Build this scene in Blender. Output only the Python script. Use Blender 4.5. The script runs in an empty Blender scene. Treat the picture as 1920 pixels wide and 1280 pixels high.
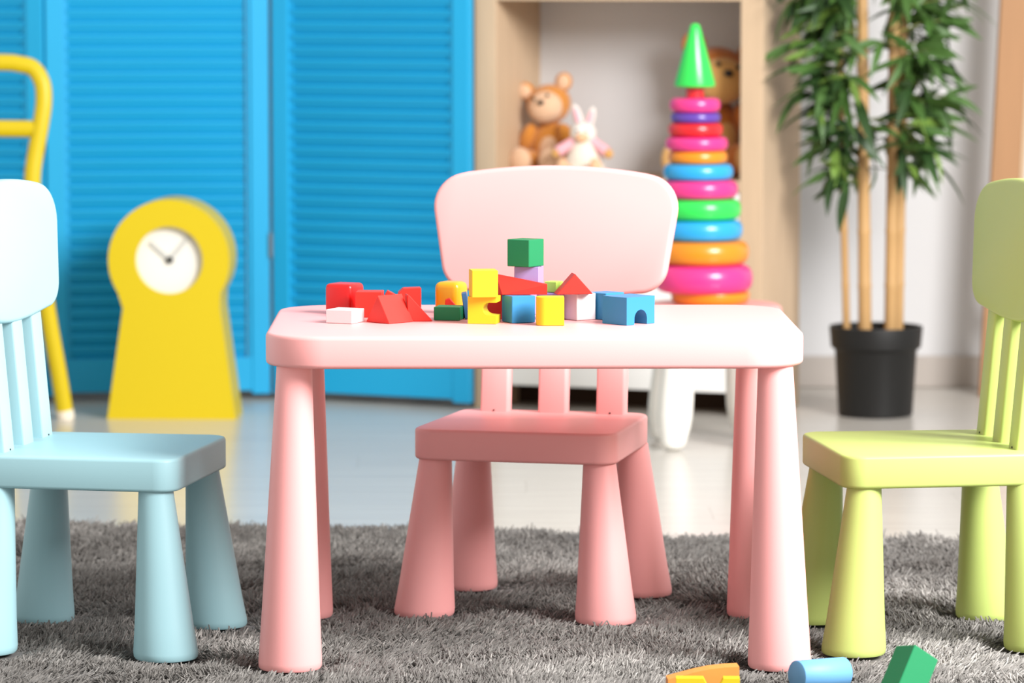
import bpy, bmesh, math, random
import numpy as np
from mathutils import Vector, Matrix, Euler

random.seed(7)
rng = np.random.default_rng(7)
scene = bpy.context.scene
COL = scene.collection
R = math.radians

# ------------------------------------------------------------------ camera
F = 7295.0                                   # focal length in pixels of the 1920 frame
CX, CY, CZ, PITCH, YAW = -0.0928, -5.600, 0.9731, 0.09337, 0.01127
cam_data = bpy.data.cameras.new('camera')
cam = bpy.data.objects.new('camera', cam_data)
COL.objects.link(cam)
scene.camera = cam
cam_data.sensor_width = 36.0
cam_data.lens = F / 1920 * 36.0
cam_data.clip_start = 0.1
cam_data.clip_end = 60
cam.location = (CX, CY, CZ)
cam.rotation_euler = (math.pi / 2 - PITCH, 0, -YAW)
cam_data.dof.use_dof = True
cam_data.dof.focus_distance = 5.50
cam_data.dof.aperture_fstop = 5.4

# ------------------------------------------------------------------ world, lights, exposure
world = bpy.data.worlds.new('world')
scene.world = world
world.use_nodes = True
bg = world.node_tree.nodes['Background']
bg.inputs['Color'].default_value = (1.0, 0.97, 0.945, 1)
bg.inputs['Strength'].default_value = 0.52

def area_light(name, loc, target, sx, sy, power, color):
    d = bpy.data.lights.new(name, 'AREA')
    d.shape = 'RECTANGLE'; d.size = sx; d.size_y = sy
    d.energy = power; d.color = color
    o = bpy.data.objects.new(name, d)
    COL.objects.link(o)
    o.location = loc
    v = Vector(target) - Vector(loc)
    o.rotation_euler = v.to_track_quat('-Z', 'Y').to_euler()
    return o
area_light('window_daylight', (2.6, -1.8, 2.6), (0.0, 0.9, 0.3), 1.9, 1.8, 295, (1.0, 0.98, 0.98))

vs = scene.view_settings
vs.view_transform = 'Standard'
vs.look = 'None'
vs.exposure = 0.60
vs.gamma = 1.0
vs.use_curve_mapping = False

# ------------------------------------------------------------------ pixel helpers (1920 x 1280 frame)
def ray(px, py):
    x, y, z = (px - 960) / F, 1.0, (640 - py) / F
    c, s = math.cos(PITCH), math.sin(PITCH)
    y, z = c * y + s * z, -s * y + c * z
    c, s = math.cos(YAW), math.sin(YAW)
    return Vector((c * x + s * y, -s * x + c * y, z))
CAM = Vector((CX, CY, CZ))
def onz(px, py, z=0.0):
    r = ray(px, py)
    return CAM + r * ((z - CZ) / r.z)
def ony(px, py, y):
    r = ray(px, py)
    return CAM + r * ((y - CY) / r.y)
def scale_at(y):
    return F / (y - CY)

# ------------------------------------------------------------------ materials
def srgb(r, g, b):
    f = lambda c: ((c / 255 + 0.055) / 1.055) ** 2.4 if c > 10 else c / 255 / 12.92
    return (f(r), f(g), f(b), 1)
MATS = {}
def mat(name, col, rough=0.5, spec=0.5, bump=0.0, bscale=200, vary=0.0, vscale=8, coat=0.0, sss=0.0, stretch=None, sheen=0.0):
    if name in MATS:
        return MATS[name]
    m = bpy.data.materials.new(name); m.use_nodes = True
    nt = m.node_tree; p = nt.nodes['Principled BSDF']
    p.inputs['Base Color'].default_value = col
    p.inputs['Roughness'].default_value = rough
    p.inputs['Specular IOR Level'].default_value = spec
    if coat: p.inputs['Coat Weight'].default_value = coat; p.inputs['Coat Roughness'].default_value = 0.15
    if sheen: p.inputs['Sheen Weight'].default_value = sheen
    tc = nt.nodes.new('ShaderNodeTexCoord'); mp = nt.nodes.new('ShaderNodeMapping')
    nt.links.new(tc.outputs['Object'], mp.inputs['Vector'])
    if stretch: mp.inputs['Scale'].default_value = stretch
    if bump:
        n = nt.nodes.new('ShaderNodeTexNoise'); n.inputs['Scale'].default_value = bscale
        b = nt.nodes.new('ShaderNodeBump'); b.inputs['Strength'].default_value = bump; b.inputs['Distance'].default_value = 0.002
        nt.links.new(mp.outputs['Vector'], n.inputs['Vector'])
        nt.links.new(n.outputs['Fac'], b.inputs['Height'])
        nt.links.new(b.outputs['Normal'], p.inputs['Normal'])
    if vary:
        n = nt.nodes.new('ShaderNodeTexNoise'); n.inputs['Scale'].default_value = vscale; n.inputs['Detail'].default_value = 6
        nt.links.new(mp.outputs['Vector'], n.inputs['Vector'])
        oi = nt.nodes.new('ShaderNodeObjectInfo')
        ad = nt.nodes.new('ShaderNodeVectorMath'); ad.operation = 'ADD'
        nt.links.new(mp.outputs['Vector'], ad.inputs[0])
        cb = nt.nodes.new('ShaderNodeCombineXYZ')
        ml = nt.nodes.new('ShaderNodeMath'); ml.operation = 'MULTIPLY'; ml.inputs[1].default_value = 37.0
        nt.links.new(oi.outputs['Random'], ml.inputs[0])
        for k in 'XYZ': nt.links.new(ml.outputs[0], cb.inputs[k])
        nt.links.new(cb.outputs[0], ad.inputs[1]); nt.links.new(ad.outputs[0], n.inputs['Vector'])
        mx = nt.nodes.new('ShaderNodeMix'); mx.data_type = 'RGBA'
        mx.inputs['A'].default_value = tuple(c * (1 - vary) for c in col[:3]) + (1,)
        mx.inputs['B'].default_value = tuple(min(1, c * (1 + vary)) for c in col[:3]) + (1,)
        nt.links.new(n.outputs['Fac'], mx.inputs['Factor'])
        nt.links.new(mx.outputs['Result'], p.inputs['Base Color'])
    MATS[name] = m
    return m
def plastic(name, col, rough=0.42):
    return mat(name, col, rough, 0.4, bump=0.04, bscale=900)

# ------------------------------------------------------------------ mesh helpers
def link(o, parent=None):
    COL.objects.link(o)
    if parent is not None: o.parent = parent
    return o
def obj(name, bm, m, parent=None, smooth=False, angle=40):
    me = bpy.data.meshes.new(name)
    bmesh.ops.recalc_face_normals(bm, faces=bm.faces)
    if smooth:
        lim = R(angle)
        for f in bm.faces: f.smooth = True
        for e in bm.edges:
            if len(e.link_faces) == 2 and e.calc_face_angle(0) > lim: e.smooth = False
    bm.to_mesh(me); bm.free()
    me.materials.append(m)
    return link(bpy.data.objects.new(name, me), parent)
def share(o, name, parent):
    return link(bpy.data.objects.new(name, o.data), parent)
def tag(o, label, cat, group=None, kind=None):
    if label: o['label'] = label
    if cat: o['category'] = cat
    if group: o['group'] = group
    if kind: o['kind'] = kind
    return o
def thing(name, label, cat, loc, rz=0, group=None):
    o = link(bpy.data.objects.new(name, None))
    o.empty_display_size = 0.05
    o.location = loc; o.rotation_euler = (0, 0, rz)
    return tag(o, label, cat, group)

def box(x0, x1, y0, y1, z0, z1, bev=0.0, seg=2, bm=None):
    new = bmesh.new()
    v = [new.verts.new((x, y, z)) for z in (z0, z1) for x, y in ((x0, y0), (x1, y0), (x1, y1), (x0, y1))]
    for f in ((3, 2, 1, 0), (4, 5, 6, 7), (0, 1, 5, 4), (1, 2, 6, 5), (2, 3, 7, 6), (3, 0, 4, 7)):
        new.faces.new([v[i] for i in f])
    if bev: bmesh.ops.bevel(new, geom=list(new.edges), offset=bev, segments=seg, profile=0.5, affect='EDGES')
    return merge(bm, new)
def merge(bm, new):
    if bm is None: return new
    me = bpy.data.meshes.new('tmp'); new.to_mesh(me); new.free(); bm.from_mesh(me); bpy.data.meshes.remove(me)
    return bm
def extrude(poly, h, z0=0.0, bev=0.0, seg=2, only_caps=False):
    """poly in XY extruded up Z"""
    bm = bmesh.new()
    a = [bm.verts.new((x, y, z0)) for x, y in poly]
    b = [bm.verts.new((x, y, z0 + h)) for x, y in poly]
    n = len(poly)
    bm.faces.new(a[::-1]); bm.faces.new(b)
    for i in range(n): bm.faces.new((a[i], a[(i + 1) % n], b[(i + 1) % n], b[i]))
    bmesh.ops.recalc_face_normals(bm, faces=bm.faces)
    if bev:
        if only_caps: es = [e for e in bm.edges if abs(e.verts[0].co.z - e.verts[1].co.z) < 1e-7]
        else: es = list(bm.edges)
        bmesh.ops.bevel(bm, geom=es, offset=bev, segments=seg, profile=0.5, affect='EDGES')
    return bm
def upright(bm):
    """turn an XY profile extruded along Z into an XZ profile extruded along +Y"""
    bmesh.ops.transform(bm, matrix=Matrix(((1, 0, 0, 0), (0, 0, 1, 0), (0, 1, 0, 0), (0, 0, 0, 1))), verts=bm.verts)
    return bm
def xf(bm, loc=(0, 0, 0), rot=(0, 0, 0), sc=(1, 1, 1)):
    M = Matrix.Translation(loc) @ Euler(rot).to_matrix().to_4x4() @ Matrix.Diagonal((*sc, 1))
    bmesh.ops.transform(bm, matrix=M, verts=bm.verts)
    return bm
def round_poly(pts, r, seg=8):
    """round the corners of a polygon; r may be a list"""
    out = []; n = len(pts)
    for i in range(n):
        p = Vector(pts[i]); a = Vector(pts[i - 1]); b = Vector(pts[(i + 1) % n])
        rr = r[i] if isinstance(r, (list, tuple)) else r
        if rr <= 0: out.append(tuple(p)); continue
        d1 = (a - p).normalized(); d2 = (b - p).normalized()
        ang = d1.angle(d2); t = rr / math.tan(ang / 2)
        c = p + (d1 + d2).normalized() * (rr / math.sin(ang / 2))
        s = p + d1 * t; e = p + d2 * t
        a0 = math.atan2(s.y - c.y, s.x - c.x); a1 = math.atan2(e.y - c.y, e.x - c.x)
        da = (a1 - a0 + math.pi) % (2 * math.pi) - math.pi
        for k in range(seg + 1):
            t_ = a0 + da * k / seg
            out.append((c.x + rr * math.cos(t_), c.y + rr * math.sin(t_)))
    return out
def lathe(prof, n=32, bm=None):
    new = bmesh.new(); rings = []
    for r, z in prof:
        if r < 1e-6: rings.append([new.verts.new((0, 0, z))])
        else: rings.append([new.verts.new((r * math.cos(2 * math.pi * k / n), r * math.sin(2 * math.pi * k / n), z)) for k in range(n)])
    for a, b in zip(rings, rings[1:]):
        for k in range(n):
            k2 = (k + 1) % n
            if len(a) == 1 and len(b) == 1: continue
            if len(a) == 1: new.faces.new((a[0], b[k], b[k2]))
            elif len(b) == 1: new.faces.new((a[k], a[k2], b[0]))
            else: new.faces.new((a[k], a[k2], b[k2], b[k]))
    return merge(bm, new)
def ellipsoid(c, r, rot=(0, 0, 0), u=20, v=14):
    bm = bmesh.new(); bmesh.ops.create_uvsphere(bm, u_segments=u, v_segments=v, radius=1)
    return xf(bm, c, rot, r)
def catmull(pts, n=8):
    P = [Vector(p) for p in pts]; out = []
    for i in range(len(P) - 1):
        p0 = P[max(i - 1, 0)]; p1 = P[i]; p2 = P[i + 1]; p3 = P[min(i + 2, len(P) - 1)]
        for k in range(n):
            t = k / n
            out.append(0.5 * ((2 * p1) + (p2 - p0) * t + (2 * p0 - 5 * p1 + 4 * p2 - p3) * t * t + (-p0 + 3 * p1 - 3 * p2 + p3) * t ** 3))
    out.append(P[-1]); return out
def tube(path, radii, n=12, bm=None, flat=1.0, up=(0, 1, 0)):
    """sweep an ellipse along path; flat scales the radius along 'up'"""
    new = bmesh.new(); rings = []; m = len(path)
    for i, p in enumerate(path):
        d = (Vector(path[min(i + 1, m - 1)]) - Vector(path[max(i - 1, 0)])).normalized()
        u = Vector(up); u = (u - d * u.dot(d))
        if u.length < 1e-3: u = d.orthogonal()
        u.normalize(); w = d.cross(u)
        r = radii[i] if isinstance(radii, (list, tuple)) else radii
        rings.append([new.verts.new(Vector(p) + w * r * math.cos(2 * math.pi * k / n) + u * r * flat * math.sin(2 * math.pi * k / n)) for k in range(n)])
    for a, b in zip(rings, rings[1:]):
        for k in range(n): new.faces.new((a[k], a[(k + 1) % n], b[(k + 1) % n], b[k]))
    new.faces.new(rings[0][::-1]); new.faces.new(rings[-1])
    return merge(bm, new)
def tilt_cone(base, top, r0, r1, lip=0.0, n=40):
    """cone between two ring centres, both rings level"""
    bm = bmesh.new(); rings = []
    prof = [(0.0, r0 * 0.955), (0.003, r0 * 0.995), (0.010, r0)] + [(t, None) for t in (0.2, 0.5, 0.8, 1.0)]
    H = top[2] - base[2]
    for t, r in prof:
        tt = t / H if r is not None else t
        rr = r if r is not None else r0 + (r1 - r0) * tt
        c = Vector(base).lerp(Vector(top), tt)
        rings.append([bm.verts.new((c.x + rr * math.cos(2 * math.pi * k / n), c.y + rr * math.sin(2 * math.pi * k / n), c.z)) for k in range(n)])
    for a, b in zip(rings, rings[1:]):
        for k in range(n): bm.faces.new((a[k], a[(k + 1) % n], b[(k + 1) % n], b[k]))
    bm.faces.new(rings[0][::-1]); bm.faces.new(rings[-1])
    return bm

# ------------------------------------------------------------------ palette
M_PINK = plastic('pink_plastic', (0.97, 0.43, 0.415, 1))
M_BLUE = plastic('pale_blue_plastic', (0.36, 0.60, 0.65, 1))
M_GREEN = plastic('lime_plastic', (0.47, 0.57, 0.16, 1))
M_OAK = mat('light_oak', srgb(197, 172, 142), 0.55, 0.3, bump=0.15, bscale=60, vary=0.13, vscale=5, stretch=(9, 9, 0.8))
M_WALL = mat('white_paint', srgb(208, 208, 208), 0.8, 0.2, bump=0.05, bscale=250)
M_WHITE = mat('white_lacquer', srgb(238, 238, 234), 0.4, 0.4, bump=0.02, bscale=300)
M_PLANK = mat('grey_laminate', srgb(192, 188, 180), 0.23, 0.5, bump=0.05, bscale=30, vary=0.14, vscale=4, stretch=(0.7, 9, 9))
M_SUB = mat('dark_underlay', srgb(120, 115, 108), 0.9, 0.1, bump=0.1)
M_SKIRT = mat('greige_skirting', srgb(176, 168, 160), 0.5, 0.3, vary=0.05, vscale=3, stretch=(0.7, 9, 9))
M_SCREEN = mat('blue_paint', (0.009, 0.36, 0.66, 1), 0.5, 0.4, bump=0.08, bscale=120, vary=0.04, vscale=4)
M_YELLOW = mat('yellow_lacquer', (0.63, 0.475, 0.006, 1), 0.4, 0.4, bump=0.02, bscale=200)
M_BLACK = mat('black_plastic', srgb(26, 26, 25), 0.5, 0.3, bump=0.08, bscale=300)
M_METAL = mat('grey_metal', srgb(150, 155, 160), 0.35, 0.5, bump=0.02); M_METAL.node_tree.nodes['Principled BSDF'].inputs['Metallic'].default_value = 0.9

# ================================================================== the room
WALL_Y = 3.62
fl = obj('floor', box(-3.4, 3.9, -3.2, WALL_Y, -0.05, -0.012), M_SUB); tag(fl, 'light grey laminate floor of long boards', None, kind='structure')
PW, PL = 0.19, 1.28
proto = None
row = 0; y = WALL_Y - PW
while y > -3.2:
    x = -3.4 - PL * ((row * 0.37) % 1)
    while x < 3.9:
        a, b = max(x, -3.4), min(x + PL, 3.9)
        if b - a > 0.02:
            full = (b - a) > PL - 1e-4
            if full and proto is not None: o = share(proto, 'plank', fl)
            else:
                bm = box(0, b - a - 0.0004, 0.0004, PW - 0.0004, -0.012, 0.0)
                o = obj('plank', bm, M_PLANK, fl)
                if full: proto = o
            o.location = (a, y, 0)
        x += PL
    y -= PW; row += 1
w = obj('wall_back', box(-3.4, 3.9, WALL_Y, WALL_Y + 0.1, -0.05, 2.6), M_WALL); tag(w, 'plain white painted back wall', None, kind='structure')
sk = obj('baseboard_back', box(-3.4, 3.9, WALL_Y - 0.016, WALL_Y, 0, 0.075, 0.004), M_SKIRT); tag(sk, 'greige skirting board along the white wall', None, kind='structure')

# ================================================================== rug
FOOT_Z = 0.012
footprints = []          # (x, y, r) collected while the furniture is built

# ================================================================== pink table
TW, TD, TH = 0.752, 0.53, 0.48
table = thing('play_table', 'pale pink plastic play table with four conical legs on grey rug', 'table', (0, 0, 0))
hw, hd = TW / 2, TD / 2
def bowed(hw, hd, r, bow, seg=12):
    pts = round_poly([(-hw, -hd), (hw, -hd), (hw, hd), (-hw, hd)], r, seg)
    return pts
top = extrude(bowed(hw, hd, 0.085, 0), 0.045, TH - 0.045, bev=0.006, seg=3, only_caps=True)
obj('table_top', top, M_PINK, table, smooth=True, angle=50)
for sx in (-1, 1):
    for sy in (-1, 1):
        b = (sx * 0.3425, sy * 0.222, FOOT_Z); t = (sx * 0.335, sy * 0.212, TH - 0.044)
        obj('leg', tilt_cone(b, t, 0.0445, 0.0245), M_PINK, table, smooth=True)
        footprints.append((b[0], b[1], 0.046))

# ================================================================== chairs
SEAT_B, SEAT_T = 0.249, 0.296
LEAN = math.tan(R(5.0))
def back_y(z):           # front face of the leaning back at height z
    return 0.108 + (z - SEAT_T) * LEAN
def make_chair(m, label, loc, phi):
    t = thing('toddler_chair', label, 'chair', loc, phi, None)
    pts = round_poly([(-0.158, -0.153), (0.158, -0.153), (0.150, 0.146), (-0.150, 0.146)], 0.032, 8)
    seat = extrude(pts, SEAT_T - SEAT_B, SEAT_B, bev=0.005, seg=3, only_caps=True)
    obj('seat', seat, m, t, smooth=True, angle=50)
    for sx in (-1, 1):
        for sy in (-1, 1):
            b = (sx * 0.141, sy * 0.134, FOOT_Z); tp = (sx * 0.127, sy * 0.117, SEAT_B + 0.002)
            obj('leg', tilt_cone(b, tp, 0.046, 0.0245), m, t, smooth=True)
            p = Matrix.Rotation(phi, 3, 'Z') @ Vector(b) + Vector(loc)
            footprints.append((p.x, p.y, 0.048))
    # three uprights
    slat = None
    L = 0.215
    for k in (-1, 0, 1):
        if slat is None:
            prof = round_poly([(-0.0225, 0.0), (0.0225, 0.0), (0.0225, 0.030), (-0.0225, 0.030)], 0.004, 3)
            bm = extrude(prof, L, 0.0)
            for v in bm.verts: v.co.y += v.co.z * LEAN
            slat = obj('back_slat', bm, m, t, smooth=True, angle=60); o = slat
        else: o = share(slat, 'back_slat', t)
        o.location = (k * 0.093, back_y(SEAT_T), SEAT_T - 0.002)
        if k:
            pl = obj('screw_cap', lathe([(0, 0.0), (0.0014, 0.0), (0.0014, 0.001), (0, 0.001)], 10), M_BLACK, t)
            pl.location = (k * 0.093, back_y(SEAT_T) + 0.0003, SEAT_T + 0.002); pl.rotation_euler = (R(90), 0, 0)
    # backrest board
    z0, z1 = 0.484, 0.680
    prof = [(-0.174, 0), (0.174, 0), (0.203, z1 - z0 - 0.012), (-0.203, z1 - z0 - 0.012)]
    pts = round_poly(prof, [0.045, 0.045, 0.052, 0.052], 10)
    P = []
    n = len(pts)
    for i in range(n):              # add points on the long edges so they can bow
        a, b = pts[i], pts[(i + 1) % n]
        P.append(a)
        if abs(a[0] - b[0]) > 0.1:
            for q in range(1, 12): P.append((a[0] + (b[0] - a[0]) * q / 12, a[1] + (b[1] - a[1]) * q / 12))
    h = z1 - z0
    P = [(x, zz + (0.012 * (1 - (x / 0.15) ** 2) if zz > h / 2 and abs(x) < 0.15 else 0) - (0.010 * (1 - (x / 0.13) ** 2) if zz < 0.02 and abs(x) < 0.13 else 0)) for x, zz in P]
    bm = upright(extrude(P, 0.026, 0.0, bev=0.007, seg=3, only_caps=True))
    for v in bm.verts:
        v.co.y += v.co.z * LEAN + 0.012 * (v.co.x / 0.19) ** 2 * -1
    o = obj('backrest', bm, m, t, smooth=True, angle=55)
    o.location = (0, back_y(z0) - 0.003, z0)
    return t
def feet_centre(px):
    q = [onz(x, y, FOOT_Z) for x, y in px]
    return sum(q, Vector()) / 4
c_pink = feet_centre([(795, 1150), (1128, 1152), (1208, 1112), (895, 1102)]); c_pink.z = 0; c_pink += Vector((-0.003, -0.015, 0))
c_blue = feet_centre([(308, 1220), (403, 1173), (80, 1168), (-20, 1215)]); c_blue.z = 0; c_blue += Vector((0.001, -0.01, 0))
c_green = feet_centre([(1600, 1212), (1505, 1168), (1838, 1158), (1935, 1210)]); c_green.z = 0; c_green += Vector((0.006, -0.01, 0))
make_chair(M_PINK, 'pale pink plastic toddler chair pushed in behind the pink table', c_pink, R(-14.5))
make_chair(M_BLUE, 'pale blue plastic toddler chair at the left edge, facing the table', c_blue, R(79))
make_chair(M_GREEN, 'lime green plastic toddler chair at the right edge, facing the table', c_green, R(-83))

# ================================================================== blue folding screen
PH, PT = 1.62, 0.026
hBC = onz(510, 748); hC = onz(882, 767)
pw = (hC.xy - hBC.xy).length
def panel_end(start, px, length):
    """point at that pixel column, one panel length away and nearer to the camera"""
    best = None
    for k in range(400):
        p = ony(px, 700, start.y - 0.35 + 0.001 * k); p.z = 0
        e = abs((p.xy - start.xy).length - length)
        if p.y < start.y and (best is None or e < best[0]): best = (e, p)
    return best[1]
hAB = panel_end(hBC, 89, pw)
hA0 = Vector((hAB.x - pw * 0.95, hAB.y + pw * 0.30, 0)); hA0 = hAB + (hA0 - hAB).normalized() * pw
screen = thing('folding_screen', 'bright blue louvred wooden folding screen standing in zigzag behind the clock', 'screen', (0, 0, 0))
slat_mesh = None
def make_panel(a, b):
    global slat_mesh
    d = b - a; L = d.length; ang = math.atan2(d.y, d.x)
    st = 0.046; g = 0.003
    bm = box(g, st, 0, PT, 0.012, PH, 0.003)
    box(L - st, L - g, 0, PT, 0.012, PH, 0.003, bm=bm)
    for z0, z1 in ((0.020, 0.098), (0.83 + 0.30, 0.90 + 0.30), (PH - 0.075, PH)):
        box(st - 0.002, L - st + 0.002, 0.002, PT - 0.002, z0, z1, 0.002, bm=bm)
    # inner bead beside the louvres
    for x0 in (st - 0.001, L - st - 0.009):
        box(x0, x0 + 0.010, 0.006, PT - 0.006, 0.09, PH - 0.07, bm=bm)
    p = obj('panel', bm, M_SCREEN, screen)
    p.location = a; p.rotation_euler = (0, 0, ang)
    z = 0.112
    while z < PH - 0.085:
        if not (1.115 < z < 1.21):
            if slat_mesh is None:
                s = box(0, L - 2 * st - 0.012, -0.0168, 0.0168, -0.0042, 0.0042, 0.0012, 1)
                xf(s, rot=(R(-61), 0, 0))
                o = obj('slat', s, M_SCREEN, p); slat_mesh = o
            else: o = share(slat_mesh, 'slat', p)
            o.location = (st + 0.006, PT / 2, z)
        z += 0.0286
    return p
pA = make_panel(hA0, hAB); pB = make_panel(hAB, hBC); pC = make_panel(hBC, hC)
for z in (0.33, 1.40):
    for q, sgn in ((hAB, -1), (hBC, 1)):
        h = obj('hinge', lathe([(0, 0), (0.005, 0), (0.005, 0.055), (0, 0.055)], 10), M_METAL, screen)
        h.location = (q.x, q.y - 0.004 if sgn > 0 else q.y + PT + 0.004, z)

# ================================================================== oak shelf unit
sa = R(-21)
s0 = onz(890, 763)                       # front left foot of the unit
S = thing('shelf_unit', 'light oak shelf unit with white doors below an open toy shelf', 'shelf', (s0.x, s0.y, 0), sa)
s_sc = scale_at(s0.y)
FW = 0.052; UW = (1427 - 890) / s_sc / math.cos(sa) - 0.015; UD = 0.30; UH = 1.75
obj('side_panel', box(0, FW, 0, UD, 0, UH, 0.002), M_OAK, S)
obj('side_panel', box(UW - FW, UW, 0, UD, 0, UH, 0.002), M_OAK, S)
obj('back_panel', box(FW, UW - FW, UD - 0.008, UD, 0.06, UH), M_WALL, S)
SH_Z = 0.525
obj('gap_shade_board', box(FW, UW - FW, 0.15, 0.165, 0.0, 0.056), mat('gap_shade_brown', srgb(58, 40, 27), 0.7, 0.2, bump=0.1), S)  # board added in the gap; its dark brown paints the shade under the unit
for z0, z1 in ((SH_Z - 0.024, SH_Z), (0.921, 0.945), (1.32, 1.344), (UH - 0.03, UH)):
    obj('shelf_board', box(FW, UW - FW, 0.001, UD - 0.008, z0, z1, 0.0015), M_OAK, S)
obj('shelf_board', box(FW, UW - FW, 0.02, UD - 0.008, 0.056, 0.076), M_OAK, S)
mid = UW / 2
for x0, x1, kx in ((FW + 0.002, mid - 0.0015, mid - 0.03), (mid + 0.0015, UW - FW - 0.002, mid + 0.03)):
    d = obj('cabinet_door', box(x0, x1, 0.002, 0.02, 0.054, SH_Z - 0.027, 0.0015), M_WHITE, S)
    k = obj('knob', lathe([(0, 0), (0.005, 0), (0.005, 0.01), (0.011, 0.014), (0.011, 0.02), (0, 0.024)], 16), M_OAK, d, smooth=True)
    k.location = (kx, 0.003, 0.40); k.rotation_euler = (R(90), 0, 0)
def on_shelf(px, depth):
    """floor point on the toy shelf seen at pixel column px, 'depth' behind the front edge"""
    n = Vector((-math.sin(sa), math.cos(sa)))
    best = None
    for k in range(0, 700):
        p = ony(px, 300, 2.8 + k * 0.0015)
        v = (p.xy - s0.xy).dot(n)
        e = abs(v - depth)
        if best is None or e < best[0]: best = (e, p)
    return Vector((best[1].x, best[1].y, SH_Z))

# ------------------------------------------------------------------ soft toys on the shelf
M_BEAR = mat('honey_plush', (0.64, 0.25, 0.04, 1), 0.95, 0.1, bump=0.9, bscale=500, sheen=0.4)
M_BEARP = mat('cream_plush', (0.80, 0.52, 0.33, 1), 0.95, 0.1, bump=0.9, bscale=500, sheen=0.4)
M_RUST = mat('rust_plush', (0.55, 0.165, 0.02, 1), 0.95, 0.1, bump=0.9, bscale=500, sheen=0.4)
M_RUSTP = mat('tan_plush', (0.70, 0.38, 0.12, 1), 0.95, 0.1, bump=0.9, bscale=500, sheen=0.4)
M_EYE = mat('bead_black', srgb(20, 16, 14), 0.15, 0.6, bump=0.01)
def make_bear(name, label, loc, rz, h, m, mp, head_roll=0.0, body_w=1.0, splay=(1.0, 1.0)):
    """sitting bear of total height h facing -Y"""
    t = thing(name, label, 'teddy bear', loc, rz)
    u = h / 0.24
    torso = obj('torso', ellipsoid((0, 0.0, 0.062 * u), (0.050 * u * body_w, 0.044 * u, 0.064 * u)), m, t, True)
    obj('belly_patch', ellipsoid((0.004 * u, -0.014 * u, 0.058 * u), (0.034 * u * body_w, 0.034 * u, 0.046 * u)), mp, torso, True)
    hd = obj('head', ellipsoid((0, 0, 0.0), (0.053 * u, 0.048 * u, 0.047 * u)), m, t, True)
    hd.location = (0, -0.012 * u, 0.162 * u); hd.rotation_euler = (0, head_roll, 0)
    obj('muzzle', ellipsoid((0, -0.032 * u, -0.006 * u), (0.041 * u, 0.028 * u, 0.037 * u)), mp, hd, True)
    obj('nose', ellipsoid((0, -0.062 * u, 0.006 * u), (0.008 * u, 0.005 * u, 0.006 * u)), M_EYE, hd, True)
    for sx in (-1, 1):
        sp = splay[0] if sx < 0 else splay[1]
        obj('eye', ellipsoid((sx * 0.017 * u, -0.053 * u, 0.018 * u), (0.0042 * u,) * 3), M_EYE, hd, True)
        obj('ear', ellipsoid((sx * 0.047 * u, 0.0, 0.042 * u), (0.021 * u, 0.011 * u, 0.023 * u), (0, sx * 0.5, 0)), m, hd, True)
        obj('inner_ear', ellipsoid((sx * 0.048 * u, -0.006 * u, 0.042 * u), (0.016 * u, 0.008 * u, 0.018 * u), (0, sx * 0.5, 0)), mp, hd, True)
        obj('arm', ellipsoid((sx * 0.053 * u * body_w, -0.016 * u, 0.078 * u), (0.021 * u, 0.026 * u, 0.046 * u), (R(22), R(-sx * 24), 0)), m, t, True)
        lg = obj('leg', ellipsoid((sx * 0.050 * u * body_w * sp, -0.052 * u, 0.029 * u), (0.026 * u, 0.052 * u, 0.027 * u), (0, 0, R(sx * 20))), m, t, True)
        obj('foot_pad', ellipsoid((sx * 0.062 * u * body_w * sp, -0.090 * u, 0.032 * u), (0.030 * u, 0.016 * u, 0.032 * u), (0, 0, R(sx * 16))), mp, lg, True)
    return t
p = on_shelf(1032, 0.185)
make_bear('teddy_bear', 'small honey brown teddy bear with cream muzzle sitting at the shelf\'s left end', p, R(-18), 0.235, M_BEAR, M_BEARP, R(-14), 0.95, (0.8, 0.5))
p = on_shelf(1341, 0.19)
make_bear('teddy_bear', 'big rust orange teddy bear on the shelf, half hidden behind the ring tower', p, R(12), 0.335, M_RUST, M_RUSTP, R(10), 0.9, (1.5, 0.65))
# rabbit doll
M_DRESS = mat('pale_print_cotton', srgb(232, 222, 205), 0.9, 0.1, bump=0.4, bscale=300, vary=0.16, vscale=60)
M_PINKC = mat('pink_cotton', srgb(240, 180, 188), 0.9, 0.1, bump=0.4, bscale=300)
M_RABB = mat('peach_plush', srgb(240, 190, 150), 0.95, 0.1, bump=0.6, bscale=500)
M_CREAM = mat('ivory_plush', srgb(240, 232, 222), 0.95, 0.1, bump=0.6, bscale=500)
p = on_shelf(1094, 0.062)
rb = thing('rabbit_doll', 'small rabbit doll in pale dress and pink sleeves leaning beside the teddy', 'doll', p, R(-10))
obj('dress', lathe([(0, 0), (0.047, 0.002), (0.052, 0.012), (0.040, 0.045), (0.026, 0.075), (0.018, 0.09), (0, 0.092)], 28), M_DRESS, rb, True)
h = obj('head', ellipsoid((0, -0.004, 0.098), (0.030, 0.028, 0.026)), M_CREAM, rb, True)
obj('muzzle', ellipsoid((0, -0.026, 0.090), (0.016, 0.011, 0.012)), M_RABB, h, True)
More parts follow.
